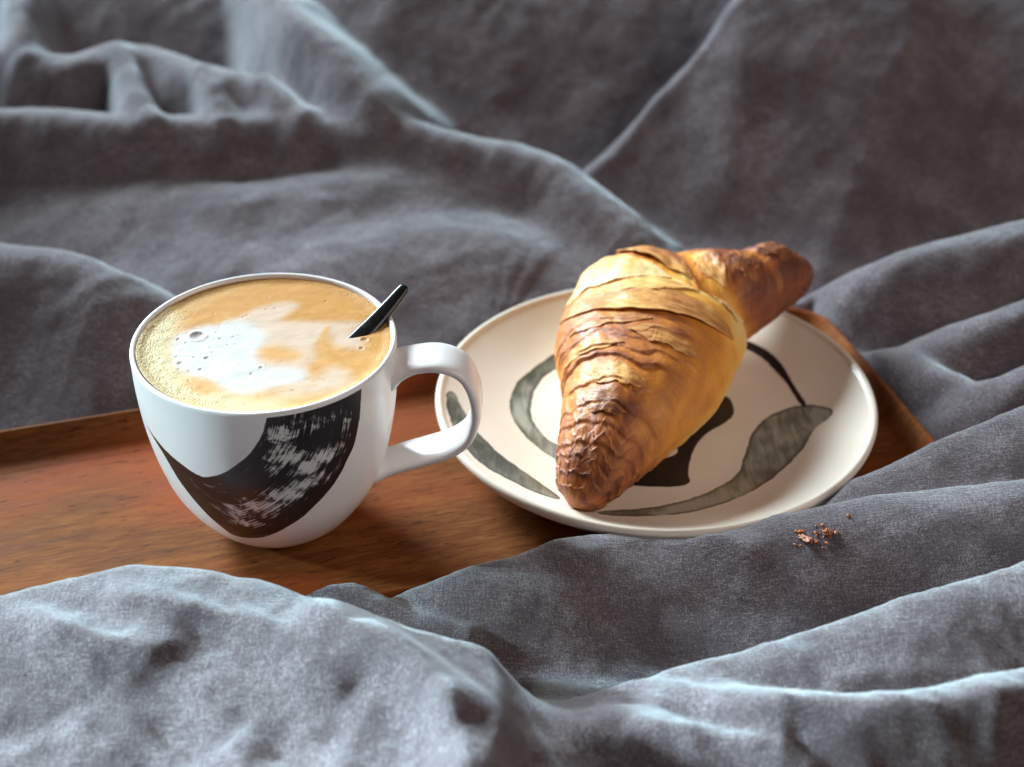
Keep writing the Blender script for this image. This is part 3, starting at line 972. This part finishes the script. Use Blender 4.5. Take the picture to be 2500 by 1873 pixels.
# (s, skew, skew phase, step height, sharpness, darkening, run)
LEDGES = [
    (0.040, 0.006, 1.0, 0.0012, 0.003, 0.10, 0.016), (0.065, 0.008, 2.0, 0.0012, 0.003, 0.08, 0.014),
    (0.090, 0.010, 0.8, 0.0012, 0.003, 0.08, 0.016), (0.120, 0.012, 1.6, 0.0012, 0.003, 0.08, 0.018),
    (0.155, 0.012, 1.2, 0.0010, 0.003, 0.06, 0.018), (0.205, 0.012, 1.2, 0.0011, 0.003, 0.12, 0.030),
    (0.262, 0.010, 1.9, 0.0016, 0.0025, 0.18, 0.026), (0.292, 0.012, 1.2, 0.0009, 0.0025, 0.14, 0.024),
    (0.325, 0.016, 1.8, 0.0005, 0.0025, 0.10, 0.020), (0.350, 0.012, 1.3, 0.0005, 0.0025, 0.12, 0.020), (0.385, 0.014, 1.7, 0.0005, 0.0025, 0.12, 0.020),
    (0.640, 0.020, 1.2, 0.0012, 0.004, 0.12, 0.030), (0.735, 0.015, 1.8, 0.0009, 0.004, 0.16, 0.030),
    (0.790, 0.010, 1.2, 0.0009, 0.004, 0.10, 0.024), (0.845, 0.012, 1.6, 0.0014, 0.004, 0.12, 0.026), (0.895, 0.010, 1.6, 0.0010, 0.004, 0.08, 0.020),
]
# (s, angle, length radius, angle radius, colour change, height change)
SPOTS = [
    (0.600, 2.25, 0.05, 0.6, 0.06, 0.0035),
    (0.640, 1.45, 0.012, 0.28, -0.45, 0.0004), (0.46, 0.1, 0.14, 0.5, -0.06, 0.0),
    (0.180, 1.55, 0.030, 0.60, 0.34, 0.0010), (0.230, 1.9, 0.020, 0.45, -0.20, 0.0),
    (0.55, 1.6, 0.05, 1.0, -0.30, 0.0), (0.60, 1.2, 0.05, 0.5, -0.26, 0.0), (0.66, 2.0, 0.03, 0.6, 0.25, 0.001),
    (0.42, 0.3, 0.12, 0.5, -0.12, 0.0), (0.55, 0.4, 0.08, 0.6, -0.30, 0.0008), (0.70, 0.9, 0.03, 0.9, -0.20, 0.0),
    (0.36, 1.7, 0.06, 0.8, 0.20, 0.0), (0.45, 2.8, 0.25, 0.5, 0.14, 0.0), (0.27, 1.6, 0.02, 0.9, 0.10, 0.0),
    (0.690, 1.9, 0.028, 0.8, -0.05, -0.0008), (0.765, 1.7, 0.030, 1.0, 0.10, 0.0014), (0.832, 1.6, 0.014, 1.4, -0.20, -0.0008), (0.885, 1.6, 0.030, 1.2, 0.08, 0.0012),
]
# torn sheets: s0, s1, angle0, angle1, slant, lift at s0, lift at s1, seed, colour
FLAPS = [
    (0.425, 0.525, 0.45, 2.95, 0.02, 0.0015, 0.0004, 3, 0.40),
    (0.505, 0.560, 1.10, 2.15, -0.045, 0.0013, 0.0003, 11, 0.32),
    (0.535, 0.600, 1.45, 3.00, -0.035, 0.0009, 0.0010, 23, 0.06),
    (0.610, 0.670, 1.30, 2.75, -0.01, 0.0020, 0.0006, 17, 0.48),
    (0.520, 0.640, 0.40, 1.00, 0.05, 0.0007, 0.0009, 31, 0.14),
    (0.210, 0.255, 1.15, 2.20, 0.010, 0.0007, 0.0002, 41, 0.28), (0.290, 0.335, 1.75, 2.85, -0.015, 0.0007, 0.0002, 43, 0.34),
    (0.330, 0.375, 0.80, 1.75, 0.020, 0.0006, 0.0002, 47, 0.36), (0.150, 0.185, 1.20, 2.10, 0.010, 0.0007, 0.0002, 53, 0.52),
    (0.380, 0.415, 1.50, 2.60, -0.010, 0.0006, 0.0002, 59, 0.40), (0.690, 0.740, 0.95, 2.05, 0.012, 0.0003, 0.0008, 61, 0.34),
    (0.765, 0.820, 0.85, 1.90, 0.012, 0.0003, 0.0008, 67, 0.52), (0.850, 0.900, 1.00, 2.10, -0.010, 0.0003, 0.0008, 71, 0.60),
]


NS, NP = 560, 320


class Croissant:
    def __init__(self):
        st = np.array(STATIONS)
        seg = np.concatenate([[0], np.cumsum(np.linalg.norm(np.diff(st[:, :3], axis=0), axis=1))])
        self.k = seg / seg[-1]
        self.length = seg[-1]
        self.st = st

    def frame(self, s):
        P = spline(self.k, self.st[:, :3], s)
        e = 1e-3
        T = spline(self.k, self.st[:, :3], np.clip(s + e, 0, 1)) - spline(self.k, self.st[:, :3], np.clip(s - e, 0, 1))
        T /= np.linalg.norm(T, axis=1)[:, None]
        side = np.cross(T, np.array([[0, 0, 1.0]]))
        side /= np.linalg.norm(side, axis=1)[:, None]
        up = np.cross(side, T)
        return P, T, side, up

    def surf(self, S, F, extra=0.0):
        """S, F: same-shape arrays of length fraction and angle (0 = right side, pi/2 = top)"""
        shp = S.shape
        s, f = S.ravel(), F.ravel()
        P, T, side, up = self.frame(s)
        hw = spline(self.k, self.st[:, 3], s)
        hz = spline(self.k, self.st[:, 4], s)
        off, bake = self.relief(s, f)
        ca, sa = np.cos(f), np.sin(f)
        sa2 = np.where(sa < 0, sa * 0.86, sa)
        ex = np.asarray(extra).ravel() if np.ndim(extra) else extra
        e = np.minimum(s, 1 - s) / 0.022
        cap = np.where(e < 1, np.sqrt(np.clip(1 - (1 - e) ** 2, 0, 1)), 1.0)
        r1 = (hw + off) * cap + ex
        r2 = (hz + off) * cap + ex
        V = P + side * (ca * r1)[:, None] + up * (sa2 * r2)[:, None]
        return V.reshape(*shp, 3), bake.reshape(shp)

    def relief(self, s, f):
        ca, sa = np.cos(f), np.sin(f)
        cx3, sx3 = ca * 1.3, sa * 1.3
        # a periodic noise field over the surface
        def nz(a, b, seed, oc=3):
            return fbm(s * a + 3.1 * cx3 * b * .37, sx3 * b + cx3 * b * .8 + s * a * .03, oc, seed)
        warp = (0.022 * nz(4, 0.9, 3) + 0.003 * nz(10, 2.0, 8)) * np.minimum(1, 0.3 + np.minimum(s, 1 - s) * 3.0)
        off = np.zeros_like(s)
        bake = np.full_like(s, 0.50)
        size = np.minimum(1, np.minimum(s, 1 - s) / 0.25) * 0.6 + 0.4
        for li, (s0, skew, ph, dr, width, dark, run) in enumerate(LEDGES):
            sk = s0 + skew * np.cos(f - ph) + warp + 0.004 * nz(4, 1.3, 100 + li, 2)
            t = s - sk
            if s0 > 0.6:
                t = -t
            gate = sstep(-0.30, 0.25, nz(2.0, 1.1, 120 + li, 2) + 0.12) * (1 - 0.8 * sstep(0.25, 0.8, ca) * sstep(0.12, 0.25, s))
            gate = np.maximum(gate, 0.9 * sstep(0.19, 0.12, s))
            up_ = sstep(-width, width, t)
            off = off + dr * gate * (up_ - sstep(-run, run, t)) * size
            near = np.exp(-(np.maximum(t, 0) / (run * 0.8)) ** 2) * up_
            line = np.exp(-((t + width * 0.6) / (width * 1.6)) ** 2)
            bake = bake + 0.8 * dark * gate * near * (0.45 + 0.9 * sa.clip(0, 1)) + 0.07 * gate * line * (dark > 0)
        # thin sheets of lamination, finest near the tips
        tip = sstep(0.20, 0.06, s) + sstep(0.84, 0.97, s)
        rad = np.minimum(1, np.minimum(s, 1 - s) * 4.5 + 0.04)
        phase = s * 42 + rad * (3.4 * nz(4, 1.2, 14) + 1.2 * nz(12, 2.0, 15)) + 0.5 * nz(5, 0.8, 29)
        saw = phase - np.floor(phase)
        lam = sstep(-.1, .35, nz(6, 2, 16) + 0.45 * tip)
        off = off + (0.00010 + 0.00060 * tip) * (saw ** 1.5 - 0.5) * lam
        bake = bake + (saw - 0.5) * (0.07 + 0.14 * tip) * lam
        hair = nz(150, 4.0, 27, 2)
        bake = bake + 0.28 * hair * (1 - 0.65 * sstep(0.1, 0.7, ca)) * sstep(-.2, .3, nz(5, 1.5, 28))
        off = off + 0.00012 * hair + 0.0012 * nz(7, 0.9, 17) * size + 0.00035 * nz(26, 1.6, 18) * rad
        # baked colour: deep on the ends and the crown, pale low down where the sides never saw the heat
        bake = bake + 0.27 * sstep(0.22, 0.04, s) + 0.40 * sstep(0.70, 0.80, s)
        bake = bake - 0.34 * sstep(0.25, -0.35, sa) * sstep(0.15, 0.3, s) * sstep(0.85, 0.7, s)
        bake = bake + 0.12 * nz(9, 3.2, 19)
        for cs, cf, rs, rf, dv, do in SPOTS:
            df = (f - cf + math.pi) % (2 * math.pi) - math.pi
            e = ((s - cs - 0.5 * warp) / rs) ** 2 + (df / rf) ** 2
            g = np.exp(-e ** 1.5)
            bake = bake + dv * g
            off = off + do * g
        return off, np.clip(bake, 0.0, 1.0)


def croissant():
    C = Croissant()
    root = empty('croissant', (0.05, -0.03, 0.0095))
    tag(root, 'golden brown flaky croissant lying across the painted plate', 'croissant')
    s = np.linspace(0, 1, NS)
    s = np.clip(s, 0.0, 1.0)
    f = np.linspace(0, 2 * math.pi, NP, endpoint=False)
    S, F = np.meshgrid(s, f, indexing='ij')
    V, B = C.surf(S, F)
    origin = np.array(root.location)
    V = V - origin
    # rest on the plate instead of sinking into it
    wx, wy = V[..., 0] + origin[0] - PLATE_C[0], V[..., 1] + origin[1] - PLATE_C[1]
    rr = np.hypot(wx, wy)
    floor = np.where(rr < PLATE_R, plate_top(rr), 0.0215) + 0.0002 - origin[2]
    V[..., 2] = np.where(V[..., 2] < floor, floor, V[..., 2])
    F4 = grid_faces(NS, NP, wrap_v=True)
    mesh_obj('body', V, F4, PASTRY, root, attrs={'bake': B})
    # torn outer sheets standing proud of the body
    for (s0, s1, f0, f1, skew, l0, l1, seed, db) in FLAPS:
        n1, n2 = 60, 120
        a = np.linspace(0, 1, n1)
        b = np.linspace(0, 1, n2)
        A, Bm = np.meshgrid(a, b, indexing='ij')
        ff = f0 + (f1 - f0) * Bm
        ragged0 = 0.016 * fbm(Bm * 3.3, Bm * 0 + seed * .37, 4, seed)
        ragged1 = 0.016 * fbm(Bm * 3 + 3, Bm * 0 + seed * .71, 3, seed + 2)
        taper = 0.04 + 0.96 * np.sin(np.clip(Bm, 0.0, 1) * math.pi) ** 0.75
        mid = (s0 + s1) / 2 + skew * (Bm - 0.5)
        hs = (s1 - s0) / 2
        ss = mid + (-hs * taper + ragged0 * taper) * (1 - A) + (hs * taper + ragged1 * taper) * A
        lift = (l0 * (1 - A) ** 1.5 + l1 * A ** 1.6) * (0.25 + 0.75 * taper) * (0.75 + 0.9 * fbm(Bm * 4, A * 0 + seed * .53, 2, seed + 4)) + 0.00025
        lift = lift + 0.0006 * taper * fbm(ss * 45, ff * 2.2, 3, seed + 5)
        V, Bk = C.surf(ss, ff, lift)
        bk = np.clip(Bk * 0.45 + db + 0.30 * fbm(ss * 12, ff * 2.0, 2, seed + 8) + 0.22 * fbm(ss * 150, ff * 3.0, 2, seed + 12) + 0.12 * fbm(ss * 40, ff * 5, 3, seed + 9) - 0.22 * sstep(0.16, 0.0, A) * (l0 > 0.0008) - 0.15 * sstep(0.88, 1.0, A) * (l1 > 0.0008), 0, 1)
        o = mesh_obj('torn_pastry_layer', V - origin, grid_faces(n1, n2), FLAKE, root, attrs={'bake': bk})
        sm = o.modifiers.new('thickness', 'SOLIDIFY')
        sm.thickness = 0.0005
        sm.offset = -1
    return root


croissant()


# ---------------------------------------------------------------- crumbs on the duvet
def crumb(name, loc, size, seed, label):
    rs = np.random.RandomState(seed)
    bm = bmesh.new()
    bmesh.ops.create_icosphere(bm, subdivisions=3, radius=1.0)
    for v in bm.verts:
        p = np.array(v.co)
        n = 1 + 0.55 * float(fbm(np.array([p[0] * 2.2 + seed]), np.array([p[1] * 2.2 + p[2] * 1.7]), 3, seed)[0])
        v.co = p * n * np.array(size)
    me = bpy.data.meshes.new(name)
    bm.to_mesh(me)
    bm.free()
    a = me.attributes.new('bake', 'FLOAT', 'POINT')
    a.data.foreach_set('value', rs.uniform(0.75, 0.95, len(me.vertices)).astype(np.float32))
    me.materials.append(PASTRY)
    o = bpy.data.objects.new(name, me)
    scene.collection.objects.link(o)
    o.location = loc
    o.rotation_euler = (0.3, 0.2, rs.uniform(0, 3))
    tag(o, label, 'crumb')
    return o


CRUMBS = [((0.1005, -0.1335), (0.0034, 0.0014, 0.0011), 3, 'long flat ragged pastry crumb on the grey duvet beside the plate'),
    ((0.1078, -0.1322), (0.0018, 0.0016, 0.0013), 8, 'round reddish pastry crumb on the grey duvet beside the plate'),
    ((0.1040, -0.1345), (0.0009, 0.0007, 0.0006), 5, 'tiny pastry crumb lying between the two larger crumbs on the duvet')]
for (cx0, cy0), sz, sd, lb in CRUMBS:
    crumb('pastry_crumb', (cx0, cy0, duvet_z(cx0, cy0) + sz[2] * 0.6), sz, sd, lb)


def tiny_crumbs():
    rs = np.random.RandomState(21)
    bm = bmesh.new()
    for _ in range(26):
        x, y = 0.1045 + rs.normal(0, 0.0055), -0.1325 + rs.normal(0, 0.0024)
        r = rs.uniform(0.0003, 0.0008)
        geo = bmesh.ops.create_icosphere(bm, subdivisions=1, radius=1.0)
        z = duvet_z(x, y) + r * 0.5
        sc = (r * rs.uniform(0.8, 1.8), r * rs.uniform(0.6, 1.1), r * rs.uniform(0.5, 0.9))
        ang = rs.uniform(0, 3.1)
        for v in geo['verts']:
            px, py, pz = v.co[0] * sc[0], v.co[1] * sc[1], v.co[2] * sc[2]
            v.co = (x + px * math.cos(ang) - py * math.sin(ang), y + px * math.sin(ang) + py * math.cos(ang), z + pz)
    me = bpy.data.meshes.new('crumbs')
    bm.to_mesh(me)
    bm.free()
    a = me.attributes.new('bake', 'FLOAT', 'POINT')
    a.data.foreach_set('value', rs.uniform(0.55, 0.9, len(me.vertices)).astype(np.float32))
    me.materials.append(PASTRY)
    o = bpy.data.objects.new('crumbs', me)
    scene.collection.objects.link(o)
    tag(o, 'dusting of fine pastry crumbs on the grey duvet', 'crumbs', kind='stuff')


tiny_crumbs()
